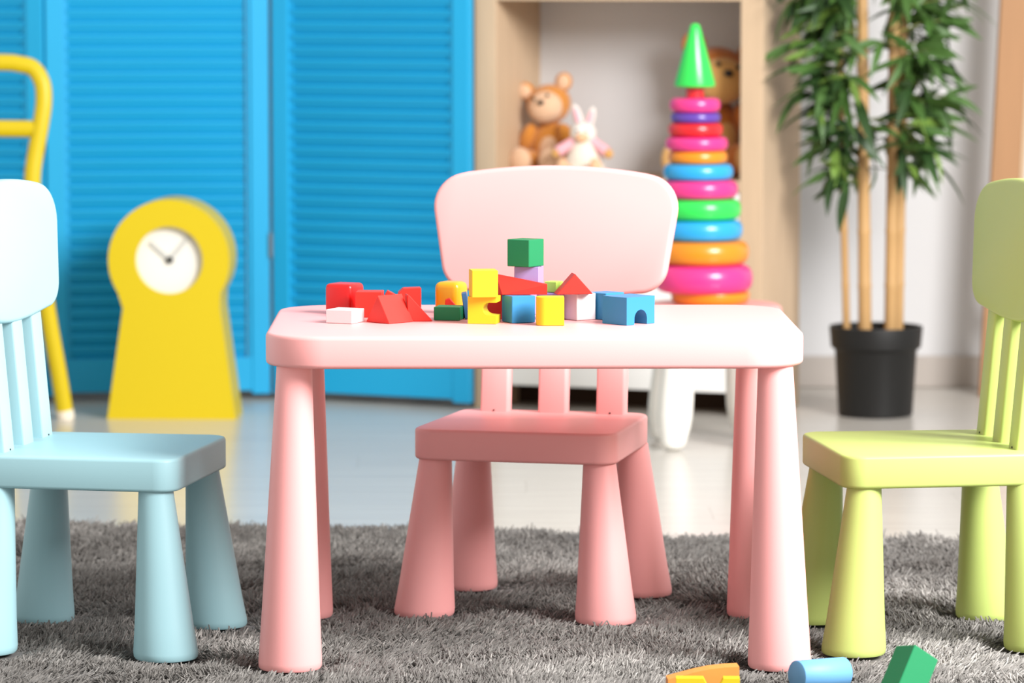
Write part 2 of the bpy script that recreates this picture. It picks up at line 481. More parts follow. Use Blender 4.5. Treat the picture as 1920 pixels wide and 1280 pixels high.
for sx in (-1, 1):
    obj('eye', ellipsoid((sx * 0.011, -0.029, 0.104), (0.003,) * 3), M_EYE, h, True)
    e = obj('ear', ellipsoid((sx * 0.014, 0.002, 0.134 if sx < 0 else 0.128), (0.011, 0.007, 0.030), (0, R(sx * 16), 0)), M_CREAM, h, True)
    obj('inner_ear', ellipsoid((sx * 0.014, -0.003, 0.134 if sx < 0 else 0.128), (0.007, 0.005, 0.023), (0, R(sx * 16), 0)), M_PINKC, e, True)
    ar = obj('sleeve', tube(catmull([(sx * 0.016, -0.004, 0.082), (sx * 0.036, -0.012, 0.070), (sx * 0.056, -0.020, 0.056)], 5), [0.013] * 3 + [0.012] * 4 + [0.013] * 4, 12), M_PINKC, rb, True)
    obj('paw', ellipsoid((sx * 0.060, -0.022, 0.053), (0.011,) * 3), M_RUSTP, ar, True)
    lg = obj('leg', tube(catmull([(sx * 0.022, -0.02, 0.016), (sx * 0.030, -0.045, 0.016), (sx * 0.036, -0.070, 0.018)], 4), 0.0135, 12), M_RABB, rb, True)
    obj('foot', ellipsoid((sx * 0.037, -0.074, 0.024), (0.014, 0.011, 0.022)), M_RABB, lg, True)

# ================================================================== yellow clock
ca = R(-2.5)
kl = onz(201, 786); ky = kl.y; ks = scale_at(ky)
kc = onz(321, 786)
clk = thing('floor_clock', 'yellow keyhole shaped clock with white dial standing on floor before blue screen', 'clock', (kc.x, kc.y, 0), ca)
px2 = lambda x, y: ((x - 321) / ks, (786 - y) / ks)
cc = px2(319, 486); cr = 114.5 / ks
out = [px2(200, 786), px2(443, 786)]
wr = px2(415, 566); wl = px2(231, 566)
a0 = math.atan2(wr[1] + 0.018 - cc[1], wr[0] - cc[0]); a1 = math.atan2(wl[1] + 0.018 - cc[1], wl[0] - cc[0]) + 2 * math.pi
a0 = -math.acos(min(1, (wr[0] - cc[0]) / cr)) + 0.02; a1 = math.pi - a0
out.append((wr[0], wr[1] - 0.012)); 
arc = [(cc[0] + cr * math.cos(a0 + (a1 - a0) * k / 48), cc[1] + cr * math.sin(a0 + (a1 - a0) * k / 48)) for k in range(49)]
out += arc + [(wl[0], wl[1] - 0.012)]
KD = 0.15
dr = 63.5 / ks; n = 48
# body with a round opening: outer shell + ring front built from strips
bm = bmesh.new()
fo = [bm.verts.new((x, 0.0, z)) for x, z in out]; bo = [bm.verts.new((x, KD, z)) for x, z in out]
m_ = len(out)
for i in range(m_): bm.faces.new((fo[i], fo[(i + 1) % m_], bo[(i + 1) % m_], bo[i]))
bm.faces.new(bo)
hole = [bm.verts.new((cc[0] + dr * math.cos(2 * math.pi * k / n), 0.0, cc[1] + dr * math.sin(2 * math.pi * k / n))) for k in range(n)]
hole_b = [bm.verts.new((v.co.x, 0.022, v.co.z)) for v in hole]
for k in range(n): bm.faces.new((hole[k], hole[(k + 1) % n], hole_b[(k + 1) % n], hole_b[k]))
es = [bm.edges.get((fo[i], fo[(i + 1) % m_])) for i in range(m_)] + [bm.edges.get((hole[k], hole[(k + 1) % n])) for k in range(n)]
bmesh.ops.triangle_fill(bm, use_beauty=True, edges=es)
bd = obj('case', bm, M_YELLOW, clk, True, 35)
dl = obj('dial', xf(lathe([(0, 0), (dr + 0.002, 0), (dr + 0.002, 0.004), (0, 0.004)], 48), rot=(R(90), 0, 0)), mat('dial_white', srgb(232, 230, 222), 0.5, 0.3, bump=0.02), clk, True)
dl.location = (cc[0], 0.024, cc[1])
M_HAND = mat('grey_hand', srgb(196, 196, 190), 0.5, 0.3, bump=0.02)
M_HUB = mat('dark_hub', srgb(70, 70, 66), 0.5, 0.3, bump=0.02)
for dx, dz, wd in ((-37 / ks, 33 / ks, 0.008), (38 / ks, 45 / ks, 0.007)):
    L = math.hypot(dx, dz)
    h_ = obj('clock_hand', xf(box(-0.006, L, -0.0012, 0.0012, -wd / 2, wd / 2), rot=(0, -math.atan2(dz, dx), 0)), M_HAND, dl)
    h_.location = (0, -0.008, 0)
o = obj('hub', xf(lathe([(0, 0), (0.008, 0), (0.008, 0.006), (0, 0.007)], 20), rot=(R(90), 0, 0)), M_HUB, dl, True); o.location = (0, -0.005, 0)

# ================================================================== yellow bentwood chair
yl = onz(121, 785); Yc = yl.y
def yp(px, py, dy=0.0): return ony(px, py, Yc + dy)
chy = thing('dining_chair', 'yellow bentwood dining chair behind the pale blue chair, cut off at left', 'chair', (0, 0, 0))
CXp = -75                                # centre column of the chair in pixels
side = [(121, 768, 0.0), (110, 700, -.01), (92, 600, -.025), (74, 480, -.04), (62, 390, -.045), (61, 330, -.045), (68, 280, -.04), (77, 230, -.035), (82, 190, -.03), (79, 155, -.025), (62, 128, -.02), (35, 120, -.02), (0, 117, -.02)]
right = [yp(*q) for q in side]
def mirror(q): return (2 * CXp - q[0], q[1], q[2])
left = [yp(*mirror(q)) for q in side]
path = catmull(right + left[::-1], 5)
obj('back_frame', tube(path, 0.0185, 14, flat=0.85), M_YELLOW, chy, True)
M_TIP = mat('foot_tip_white', srgb(235, 225, 205), 0.6, 0.3, bump=0.02)
for e, q in ((right[0], right[1]), (left[0], left[1])):
    d = (e - q).normalized(); k = e.z / -d.z
    obj('foot_cap', tube([e + d * 0.001 * 0, e + d * k * 0.995], 0.0195, 14), M_TIP, chy, True)
obj('back_rail', tube([yp(76, 242, -.035), yp(CXp, 240, -.028), yp(2 * CXp - 76, 242, -.035)], 0.0185, 12, flat=0.7), M_YELLOW, chy, True)
zs = 0.435; sc_ = yp(CXp, 400, 0)
seat_c = Vector((sc_.x, Yc - 0.045 - 0.185, 0))
pts = round_poly([(-0.185, -0.2), (0.185, -0.2), (0.165, 0.18), (-0.165, 0.18)], 0.08, 8)
o = obj('seat', extrude(pts, 0.022, zs, bev=0.005, seg=2, only_caps=True), M_YELLOW, chy, True); o.location = seat_c
for sx in (-1, 1):
    a = Vector((seat_c.x + sx * 0.145, seat_c.y - 0.15, zs)); b = Vector((seat_c.x + sx * 0.150, seat_c.y - 0.19, 0.0))
    obj('front_leg', tube([a, b], [0.0185, 0.016], 12), M_YELLOW, chy, True)

# ================================================================== stool with ring tower
st_f = onz(1270, 846)
SC = onz(1331, 835); SC = Vector((ony(1331, 700, st_f.y + 0.115).x, st_f.y + 0.115, 0))
ST = thing('round_stool', 'round pink topped stool with rounded white legs behind the table', 'stool', SC)
M_LEGW = mat('ivory_plastic', srgb(240, 238, 230), 0.4, 0.4, bump=0.02)
obj('stool_top', lathe([(0, 0.262), (0.135, 0.262), (0.148, 0.266), (0.150, 0.275), (0.148, 0.289), (0.140, 0.295), (0.10, 0.296), (0, 0.296)], 48), M_PINK, ST, True, 50)
for k in range(4):
    a = R(229) + k * math.pi / 2
    bx, by = 0.125 * math.cos(a), 0.125 * math.sin(a); tx, ty = 0.098 * math.cos(a), 0.098 * math.sin(a)
    prof = [(0, 0.0)] + [(0.022 * math.sin(R(q)) + 0.006, 0.022 * (1 - math.cos(R(q)))) for q in (20, 45, 70, 90)] + [(0.034, 0.048), (0.0365, 0.075), (0.036, 0.11), (0.033, 0.17), (0.030, 0.22), (0.029, 0.265)]
    bm = lathe(prof, 28)
    for v in bm.verts:
        f_ = v.co.z / 0.265
        v.co.x += bx + (tx - bx) * f_; v.co.y += by + (ty - by) * f_
    bmesh.ops.holes_fill(bm, edges=[e for e in bm.edges if len(e.link_faces) == 1])
    obj('leg', bm, M_LEGW, ST, True)
TY = SC.y; ts = scale_at(TY)
tz = lambda y: ony(1310, y, TY).z
tx_ = lambda x, y: ony(x, y, TY).x - SC.x
TT = thing('ring_tower', 'tall stacking ring tower toy with green cone tip on the pink stool', 'stacking toy', (SC.x, SC.y, 0.296))
RC = dict(pink=(0.760, 0.032, 0.224, 1), purple=(0.104, 0.044, 0.336, 1), red=(0.640, 0.010, 0.016, 1), orange=(0.760, 0.240, 0.006, 1), blue=(0.016, 0.336, 0.688, 1), green=(0.024, 0.640, 0.080, 1))
RM = {k: mat('toy_' + k, v, 0.28, 0.5, bump=0.01, coat=0.3) for k, v in RC.items()}
# (centre y, centre x, half width, half height, colour) from the top down, in pixels
rings = [(197, 1303, 48, 15, 'pink'), (220, 1304, 47, 11, 'purple'), (243, 1304, 52, 14, 'red'), (269, 1306, 59, 14, 'pink'),
         (294, 1308, 56, 13, 'orange'), (322, 1309, 66, 16, 'blue'), (354, 1312, 72, 18, 'pink'), (392, 1313, 77, 20, 'green'),
         (431, 1314, 79, 21, 'blue'), (472, 1317, 88, 24, 'orange'), (521, 1318, 94, 29, 'pink')]
zb = 0.296
bot = tz(547)
obj('base_disc', lathe([(0, 0), (0.070, 0), (0.080, 0.006), (0.083, 0.02), (0.082, (bot - zb)), (0.07, bot - zb + 0.002), (0, bot - zb + 0.002)], 40), RM['orange'], TT, True, 50)
nring = len(rings)
for i, (yc_, xc_, hwp, hhp, cname) in enumerate(rings):
    top_ = tz(rings[i - 1][0] + rings[i - 1][3]) if i else tz(183)
    z1 = tz((rings[i - 1][0] + rings[i - 1][3] + yc_ - hhp) / 2) if i else tz(183)
    z0 = tz((yc_ + hhp + rings[i + 1][0] - rings[i + 1][3]) / 2) if i < nring - 1 else bot
    hz = (z1 - z0) / 2; ro = hwp / ts; rm = ro - hz * 0.95
    prof = [(0.014, -hz * 0.9)] + [(rm + hz * 0.95 * abs(math.cos(R(q))) ** 0.8, hz * math.copysign(abs(math.sin(R(q))) ** 0.9, q) if q else 0) for q in range(-90, 91, 15)] + [(0.014, hz * 0.9)]
    o = obj('ring', lathe(prof, 40), RM[cname], TT, True, 60)
    o.location = (tx_(xc_, yc_), 0, (z0 + z1) / 2 - zb)
obj('peg', lathe([(0, tz(545) - zb), (0.0125, tz(545) - zb), (0.0125, tz(300) - zb), (0.0125, tz(200) - zb), (0, tz(200) - zb)], 20), RM['red'], TT, True).location = (tx_(1309, 320), 0, 0)
o = obj('neck', lathe([(0, tz(186) - zb), (0.019, tz(186) - zb), (0.019, tz(160) - zb), (0, tz(160) - zb)], 24), RM['red'], TT, True); o.location = (tx_(1303, 170), 0, 0)
zc0, zc1 = tz(164) - zb, tz(44) - zb
o = obj('cone_tip', lathe([(0, zc0), (0.036, zc0), (0.042, zc0 + 0.003), (0.0425, zc0 + 0.008), (0.012, zc1 - 0.012), (0.009, zc1 - 0.003), (0.004, zc1), (0, zc1)], 40), RM['green'], TT, True, 50); o.location = (tx_(1303, 110), 0, 0)

# ================================================================== potted bamboo
pc = onz(1641, 786); PY = pc.y + 0.085
pc = Vector((ony(1641, 780, PY).x, PY, 0)); ps = scale_at(PY)
PT_ = thing('potted_bamboo', 'potted bamboo with four canes and narrow green leaves in black pot', 'plant', pc)
ph = 0.200
pot = obj('pot', lathe([(0, 0), (0.078, 0), (0.083, 0.004), (0.091, ph - 0.055), (0.0925, ph - 0.052), (0.100, ph - 0.046), (0.104, ph - 0.003), (0.103, ph), (0.098, ph), (0.096, ph - 0.006), (0.094, ph - 0.03), (0, ph - 0.03)], 48), M_BLACK, PT_, True, 45)
M_SOIL = mat('dark_soil', srgb(46, 36, 28), 0.95, 0.1, bump=1.0, bscale=120, vary=0.3, vscale=50)
obj('soil', lathe([(0, ph - 0.0295), (0.0935, ph - 0.0295), (0.0935, ph - 0.024), (0.05, ph - 0.02), (0, ph - 0.018)], 32), M_SOIL, PT_, True)
M_CANE = mat('bamboo_cane', srgb(186, 148, 98), 0.5, 0.3, bump=0.1, bscale=60, vary=0.15, vscale=12, stretch=(6, 6, 1))
M_LEAF = [mat('leaf_%s' % n_, c, 0.45, 0.4, bump=0.1, bscale=40, vary=0.2, vscale=20) for n_, c in (('dark', (0.028, 0.068, 0.018, 1)), ('mid', (0.060, 0.136, 0.028, 1)), ('light', (0.160, 0.272, 0.048, 1)))]
M_TWIG = mat('green_twig', srgb(120, 128, 66), 0.6, 0.2, bump=0.1)
canes = []
for bx, tx, wpx, dy in ((1587, 1571, 12, -0.01), (1619, 1612, 21, -0.035), (1667, 1674, 19, -0.02), (1684, 1698, 19, 0.02)):
    # bottom at pot, x at y=632 and at y=0
    b = Vector((ony(bx, 632, PY).x - pc.x, dy, ph - 0.028)); t0 = Vector((ony(tx, 0, PY).x - pc.x, dy * 1.6, ony(tx, 0, PY).z))
    d = (t0 - b) / (t0.z - b.z); H = 1.42 + random.uniform(-0.06, 0.06)
    pts, rad = [], []
    z = b.z; r = wpx * 1.2 / ps / 2; node = 0.12
    zz = [b.z]
    while z < H:
        z += node; zz += [z - 0.006, z, z + 0.006]
    for q in zz:
        pts.append(b + d * (q - b.z)); k = (q - b.z) / (H - b.z)
        rad.append(r * (1 - 0.30 * k) * (1.12 if (abs(((q - b.z) / node) - round((q - b.z) / node)) < 1e-3 and q > b.z) else 1.0))
    c = obj('cane', tube(pts, rad, 12), M_CANE, PT_, True, 60)
    canes.append((c, b, d, H))
def leaf_mesh(L, W, droop):
    bm = bmesh.new(); rows = []
    for k in range(6):
        t = k / 5; wv = W * (math.sin(math.pi * min(1, t * 0.92 + 0.06)) ** 0.8) * (1 - 0.35 * t)
        if k == 5: wv = 0.0004
        y = L * t; z = -droop * t * t * L
        rows.append([bm.verts.new((-wv / 2, y, z + 0.18 * wv)), bm.verts.new((0, y, z)), bm.verts.new((wv / 2, y, z + 0.18 * wv))])
    for a, b in zip(rows, rows[1:]):
        bm.faces.new((a[0], a[1], b[1], b[0])); bm.faces.new((a[1], a[2], b[2], b[1]))
    return bm
leaf_data = []
for L, W, dp in ((0.115, 0.030, 0.35), (0.095, 0.026, 0.2), (0.13, 0.028, 0.5), (0.08, 0.024, 0.1)):
    for m in M_LEAF:
        bm = leaf_mesh(L, W, dp); me = bpy.data.meshes.new('leaf')
        for f in bm.faces: f.smooth = True
        bm.to_mesh(me); bm.free(); me.materials.append(m); leaf_data.append(me)
def in_view(P):
    v = P - CAM
    c, s = math.cos(YAW), math.sin(YAW); xr = c * v.x - s * v.y; yr = s * v.x + c * v.y
    c, s = math.cos(PITCH), math.sin(PITCH); d = c * yr - s * v.z; u = s * yr + c * v.z
    return 960 + F * xr / d, 640 - F * u / d
rl = random.Random(11)
nleaf = 0; rest = bmesh.new()
twig_bms = [bmesh.new() for _ in canes]
for ci, (c, b, d, H) in enumerate(canes):
    z = 0.515 + (0.03, 0.0, 0.02, 0.055)[ci]
    sidew = (-1, -1, 1, 1)[ci]
    while z < H - 0.02:
        for tw in range(2):
            base = b + d * (z - b.z)
            # twigs of the left pair reach left, of the right pair reach right, and all around in depth
            phi = (math.pi if sidew < 0 else 0) + rl.gauss(0, 1.0)
            if ci < 2 and math.sin(phi) > -0.1 and rl.random() < 0.6: phi = math.pi + rl.uniform(0.1, 0.9)
            growth = min(1.0, 0.5 + (z - 0.47) * 1.6)
            Lt = rl.uniform(0.04, 0.15) * growth
            e = base + Vector((math.cos(phi) * Lt, math.sin(phi) * Lt * 0.8, rl.uniform(-0.01, 0.06)))
            v_ = Matrix.Rotation(-sa, 2) @ (e.xy + pc.xy - s0.xy)
            if v_.x < UW + 0.015 and v_.y > -0.03: e.y -= v_.y + 0.03
            tube([base, base.lerp(e, 0.5) + Vector((0, 0, 0.006)), e], [0.0022, 0.0018, 0.001], 5, bm=twig_bms[ci])
            for q in range(rl.choice((3, 4, 4, 5))):
                k = rl.uniform(0.35, 1.0); pos = base.lerp(e, k)
                az = phi + rl.gauss(0, 0.75); el = rl.gauss(-0.25, 0.45)
                sc = rl.uniform(0.7, 1.1)
                M = Matrix.Translation(pos) @ Euler((el, rl.gauss(0, 0.6), az - math.pi / 2)).to_matrix().to_4x4() @ Matrix.Scale(sc, 4)
                tip = M @ Vector((0, 0.12, 0)) + pc
                for q_ in (tip, pos + pc):
                    v_ = Matrix.Rotation(-sa, 2) @ (q_.xy - s0.xy)
                    if v_.x < UW + 0.015 and v_.y > -0.015: break
                else: v_ = None
                if v_ is not None: continue
                me = leaf_data[rl.randrange(4) * 3 + rl.choice((0, 0, 0, 1, 1, 2))]
                px_, py_ = in_view(pos + pc)
                if py_ > -45 and nleaf < 300:
                    o = link(bpy.data.objects.new('leaf', me), c); o.matrix_local = M; nleaf += 1
                else:
                    t_ = bmesh.new(); t_.from_mesh(me); bmesh.ops.transform(t_, matrix=M, verts=t_.verts); merge(rest, t_)
        z += rl.uniform(0.021, 0.034)
for (c, b, d, H), tb in zip(canes, twig_bms): obj('twig', tb, M_TWIG, c)
for f in rest.faces: f.smooth = True
o = obj('upper_foliage', rest, M_LEAF[1], PT_); o['kind'] = 'stuff'

# ================================================================== leaning wooden frame at the right
M_PINE = mat('warm_pine', srgb(168, 126, 88), 0.55, 0.3, bump=0.12, bscale=60, vary=0.12, vscale=5, stretch=(9, 9, 0.8))
WYa = 3.40
e0 = ony(1836, 750, WYa); e1 = ony(1877, 0, WYa)
dirv = (e1 - e0) / (e1.z - e0.z); base_l = e0 - dirv * e0.z
fr = thing('wooden_frame', 'warm brown wooden A-frame with slanting post against wall at right edge', 'frame', (base_l.x, base_l.y, 0))
Hf = 1.5; wv = 0.066
def slant(x0, x1, dx, y0, y1, z1):
    bm = box(x0, x1, y0, y1, 0, z1, 0.002)
    for v in bm.verts: v.co.x += v.co.z * dx
    return bm
span = 0.85
obj('post', slant(0, wv, dirv.x, 0, 0.03, Hf), M_PINE, fr)
obj('post', slant(span - wv, span, -dirv.x, 0, 0.03, Hf), M_PINE, fr)
xt = dirv.x * Hf
obj('top_rail', box(xt + wv, span - wv - xt, 0.002, 0.028, Hf - 0.07, Hf, 0.002), M_PINE, fr)
obj('lower_rail', box(wv + dirv.x * 0.25, span - wv - dirv.x * 0.25, 0.004, 0.026, 0.22, 0.27, 0.002), M_PINE, fr)
obj('edge_strip', slant(wv, wv + 0.012, dirv.x, 0.0, 0.03, Hf), M_OAK, fr)

# ================================================================== toy blocks
def bcol(name, c, rough=0.5): return mat('block_' + name, c, rough, 0.35, bump=0.05, bscale=150)
B_RED = bcol('red', (0.654, 0.027, 0.017, 1)); B_REDP = mat('block_red_glossy', (0.654, 0.009, 0.009, 1), 0.3, 0.5, bump=0.01)
B_WHITE = bcol('white', (0.654, 0.646, 0.646, 1)); B_YEL = bcol('yellow', (0.68, 0.50, 0.015, 1)); B_GOLD = mat('block_golden', (0.707, 0.350, 0.008, 1), 0.3, 0.5, bump=0.01)
B_GRN = bcol('green', (0.009, 0.205, 0.076, 1)); B_BLUE = bcol('blue', (0.027, 0.228, 0.471, 1)); B_DBLUE = bcol('slate_blue', (0.038, 0.122, 0.274, 1))
B_VIO = bcol('violet', (0.319, 0.243, 0.502, 1)); B_LIME = bcol('lime', (0.380, 0.646, 0.091, 1)); B_ORG = bcol('orange', (0.684, 0.274, 0.061, 1)); B_CYL = bcol('sky_blue', (0.137, 0.350, 0.608, 1))
T = TH
GB = 'toy blocks on the pink table'
def place(o, cx, cy, z, th):
    """nearest bottom corner at that pixel on level z; local +X runs along the right-hand face (back right), local +Y along the left-hand face (back left)"""
    p = onz(cx, cy, z + 0.0004)
    o.location = p; o.rotation_euler = (0, 0, th); return o
def cube_block(m, label, cx, cy, z, Lp, Rp, h, a=None, b=None, bev=0.0008, seg=1, name='toy_block', smooth=False):
    p = onz(cx, cy, z); s = scale_at(p.y)
    th = math.atan2(Rp, Lp)                 # left face runs (-cos th, sin th), right face (sin th, cos th)
    u = math.hypot(Lp, Rp) / s
    a = a or u; b = b or u
    bm = box(0, b, 0, a, 0, h, bev, seg)
    o = obj(name, bm, m, None, smooth)
    place(o, cx, cy, z, math.pi / 2 - th)
    return tag(o, label, 'toy block', GB)
def prof_block(m, label, pts, base, z, depth, th=0.0, name='toy_block', bev=0.0008):
    """front profile in pixels around base pixel; extruded 'depth' metres backwards, turned by th"""
    p = onz(base[0], base[1], z); s = scale_at(p.y)
    pr = [((x - base[0]) / s / math.cos(th), (base[1] - y) / s) for x, y in pts]
    bm = upright(extrude(pr, depth, 0.0, bev=bev, seg=1))
    o = obj(name, bm, m)
    o.location = p + Vector((0, 0, 0.0004)); o.rotation_euler = (0, 0, th)
    return tag(o, label, 'toy block', GB)
cube_block(B_WHITE, 'flat white block lying at the front left of the pile', 660, 607, T, 50, 22, 0.0193)
cube_block(B_REDP, 'glossy red cube with rounded edges at the far left of the pile', 657, 590, T, 50, 26, 0.0445, bev=0.0065, seg=4, smooth=True)
cube_block(B_RED, 'plain red cube between the rounded red cube and the red roof prisms', 716, 595, T, 50, 3, 0.037)
def roof_block(m, label, cx, cy, z, Lp, Rp, h, tri='left', a=None, b=None):
    """triangular prism; the triangle is the left- or right-hand face"""
    p = onz(cx, cy, z); s = scale_at(p.y); th = math.atan2(Rp, Lp)
    u = math.hypot(Lp, Rp) / s
    a = a or u; b = b or u
    if tri == 'left':
        bm = upright(extrude([(0, 0), (a, 0), (a / 2, h)], b, 0.0, bev=0.0006, seg=1))
        bmesh.ops.transform(bm, matrix=Matrix(((0, 1, 0, 0), (1, 0, 0, 0), (0, 0, 1, 0), (0, 0, 0, 1))), verts=bm.verts)
    else:
        bm = upright(extrude([(0, 0), (b, 0), (b / 2, h)], a, 0.0, bev=0.0006, seg=1))
    o = obj('roof_block', bm, m); place(o, cx, cy, z, math.pi / 2 - th)
    return tag(o, label, 'toy block', GB)
roof_block(B_RED, 'red roof prism at the front of the red blocks', 730, 607, T, 45, 45, 0.0395, 'left')
prof_block(B_RED, 'red triangular prism with its point rising right of the front roof prism', [(764, 603), (812, 603), (767, 553), (764, 553)], (764, 603), T, 0.028, R(8), 'roof_block')
prof_block(B_RED, 'red wedge standing at the back right of the red blocks', [(748, 590), (790, 590), (790, 540), (757, 541), (748, 549)], (748, 590), T, 0.026, R(4), 'wedge_block')
prof_block(B_RED, 'red roof prism whose tip peeps over the front roof prism', [(722, 588), (744, 588), (742, 553), (727, 545), (722, 553)], (722, 588), T, 0.020, R(2), 'roof_block')
o = cube_block(B_GOLD, 'golden yellow block with rounded edges left of the stacked yellow blocks', 858, 589, T, 46, 22, 0.0465, bev=0.009, seg=5, smooth=True)
cube_block(B_GRN, 'flat dark green block lying before the golden rounded block', 862, 601, T, 49, 10, 0.0192)
prof_block(B_RED, 'small red prism tilted behind the flat green block', [(833, 592), (861, 592), (861, 580), (843, 559), (835, 562)], (833, 592), T, 0.010, R(0), 'roof_block')
prof_block(B_DBLUE, 'slate blue slab leaning against the yellow arch block', [(872, 599), (879, 597), (875, 549), (865, 551)], (872, 599), T, 0.030, R(0), 'slab_block')
# yellow arch block on its side
pts = [(877, 607), (930, 607), (930, 592)] + [(917 + 0 - 12 * math.sin(R(q)), 579 + 12 * math.cos(R(q))) for q in range(0, 181, 15)] + [(930, 567), (930, 556), (877, 556)]
prof_block(B_YEL, 'yellow arch block on its side with the notch facing right, under yellow cube', pts, (877, 607), T, 0.036, R(-11), 'arch_block', bev=0)
cube_block(B_YEL, 'yellow cube stacked on the yellow arch block', 885, 558, T + 0.0385, 6, 49, 0.0385)
cube_block(B_RED, 'dark red block standing in the gap between yellow arch and blue cube', 941, 598, T, 12, 4, 0.0375, a=0.030, b=0.012)
cube_block(B_BLUE, 'blue cube in the front row between yellow arch and yellow round block', 960, 606, T, 19, 44, 0.0385)
# yellow round-edged block
p = onz(1058, 611, T); s = scale_at(p.y); u = 53 / s
pts = round_poly([(-u, 0), (0, 0), (0, u * 0.8), (-u, u * 0.8)], [0.014, 0, 0, 0.014], 8)
o = obj('round_block', extrude(pts, 0.0405, 0.0, bev=0.0006, seg=1, only_caps=True), B_YEL, None, True, 30); o.location = p + Vector((0, 0, 0.0004))
tag(o, 'yellow block with one rounded side, nearest the front of the table', 'toy block', GB)
cube_block(B_VIO, 'violet cube standing directly behind the yellow round-sided block', 1049, 600, T, 43, 20, 0.0385)
cube_block(B_VIO, 'violet cube at the foot of the tower, behind the blue front cube', 995, 590, T, 30, 30, 0.0385, a=0.034, b=0.034)
cube_block(B_VIO, 'violet cube in the tower right under the green cube', 1010, 551, T + 0.039, 46, 10, 0.039)
cube_block(B_GRN, 'green cube on the very top of the block tower', 992, 501, T + 0.0785, 41, 29, 0.039)
cube_block(B_LIME, 'bright lime block between the violet tower cube and red roof', 1043, 548.5, T + 0.039, 22, 14, 0.0155)
# red wedge lying over the blue cube
zb_ = T + 0.039
base = onz(942, 553, zb_); s = scale_at(base.y)
def rel(x, y, dy=0.0): 
    q = ony(x, y, base.y + dy); return q
V = [rel(942, 552.5), rel(1026, 550.5), rel(1026, 533), rel(930, 513, 0.022), rel(930, 513, 0.03)]
V[1].z = V[0].z = zb_ + 0.0006
V += [Vector((V[3].x, V[3].y, zb_ + 0.0006)), Vector((V[2].x, V[2].y + 0.012, V[2].z)), Vector((V[1].x, V[1].y + 0.012, zb_ + 0.0006))]
bm = bmesh.new(); vv = [bm.verts.new(v) for v in V]
bmesh.ops.convex_hull(bm, input=vv)
o = obj('wedge_block', bm, B_RED); tag(o, 'long red wedge lying across the blue cube beside yellow cube', 'toy block', GB)
cube_block(B_WHITE, 'white cube right under the red roof prism', 1082, 601, T, 26, 36, 0.0385)
o = roof_block(B_RED, 'red roof prism on top of the white cube', 1044, 552, T + 0.039, 10, 70, 0.0295, 'right', a=0.028, b=0.053)
cube_block(B_BLUE, 'blue cube half hidden behind the blue arch block', 1136, 600, T, 33, 36, 0.0385)
# blue arch block
p = onz(1175, 610, T); s = scale_at(p.y); th = R(48)
a_, b_ = 44 / s / math.cos(th), 55 / s / math.sin(th); hh = 0.0395; r = 0.0125
pts = [(0, 0), (b_ / 2 - r, 0)] + [(b_ / 2 - r * math.cos(R(q)), 0.008 + r * math.sin(R(q)) * 1.05) for q in range(0, 181, 12)] + [(b_ / 2 + r, 0), (b_, 0), (b_, hh), (0, hh)]
o = obj('arch_block', upright(extrude(pts, a_, 0.0)), B_BLUE, None, True, 30); place(o, 1175, 610, T, math.pi / 2 - th)
tag(o, 'blue arch block with round tunnel at the right end of the pile', 'toy block', GB)

# blocks on the rug
RZ = 0.016
GR = 'toy blocks on the rug'
c = onz(1538, 1291, RZ); rcy = 0.0205
o = obj('cylinder_block', xf(lathe([(0, -0.040), (rcy - 0.001, -0.040), (rcy, -0.039), (rcy, 0.039), (rcy - 0.001, 0.040), (0, 0.040)], 40), rot=(0, R(90), 0)), B_CYL, None, True, 50)
o.location = c + Vector((0, 0, rcy)); o.rotation_euler = (0, R(2), R(32)); tag(o, 'sky blue cylinder block lying on the rug by the table leg', 'toy block', GR)
blocks_rug = [(c.x, c.y, 0.05)]
wq = Vector((0.40, 0.41, 0.82)).normalized(); e1 = Vector((-0.48, 0.866, -0.144)); e1 = (e1 - wq * e1.dot(wq)).normalized(); e2 = e1.cross(wq)
rr = ray(1716, 1208); c = CAM + rr * ((0.112 - CZ) / rr.z)
o = obj('cuboid_block', box(0, 0.042, 0, 0.042, -0.088, 0, 0.001, 1), B_GRN)
o.matrix_world = Matrix.Translation(c) @ Matrix((e1, e2, wq)).transposed().to_4x4(); c = c - wq * 0.085; 
tag(o, 'green cuboid block tilted on the rug before the lime chair', 'toy block', GR)
blocks_rug.append((c.x, c.y, 0.04))
c = onz(1386, 1312, RZ); s = scale_at(c.y)
pts = [(1250, 1312), (1386, 1312), (1386, 1248), (1360, 1249), (1330, 1252), (1300, 1258), (1250, 1271)]
pr = [((x - 1386) / s, (1312 - y) / s) for x, y in pts]
o = obj('wedge_block', upright(extrude(pr, 0.03, 0.0)), B_ORG); o.location = c; o.rotation_euler = (0, 0, R(3)); tag(o, 'orange curved wedge block on the rug behind the yellow notched block', 'toy block', GR)
c2 = onz(1387, 1324, RZ); s = scale_at(c2.y)
pts = [(1266, 1324), (1387, 1324), (1387, 1269), (1357, 1269), (1346, 1290), (1332, 1290), (1322, 1269), (1266, 1269)]
pts = [(1266, 1324), (1387, 1324), (1387, 1271), (1356, 1271), (1344, 1296), (1330, 1296), (1318, 1271), (1266, 1271)]
pr = [((x - 1387) / s, (1324 - y) / s) for x, y in pts]
o = obj('notched_block', upright(extrude(pr, 0.022, 0.0)), B_YEL); o.location = c2; o.rotation_euler = (0, 0, R(-2)); tag(o, 'yellow notched block on the rug at the bottom edge', 'toy block', GR)
blocks_rug.append((c.x - 0.05, c.y, 0.05)); blocks_rug.append((c.x - 0.01, c.y, 0.04)); blocks_rug.append((c.x - 0.09, c.y, 0.03))

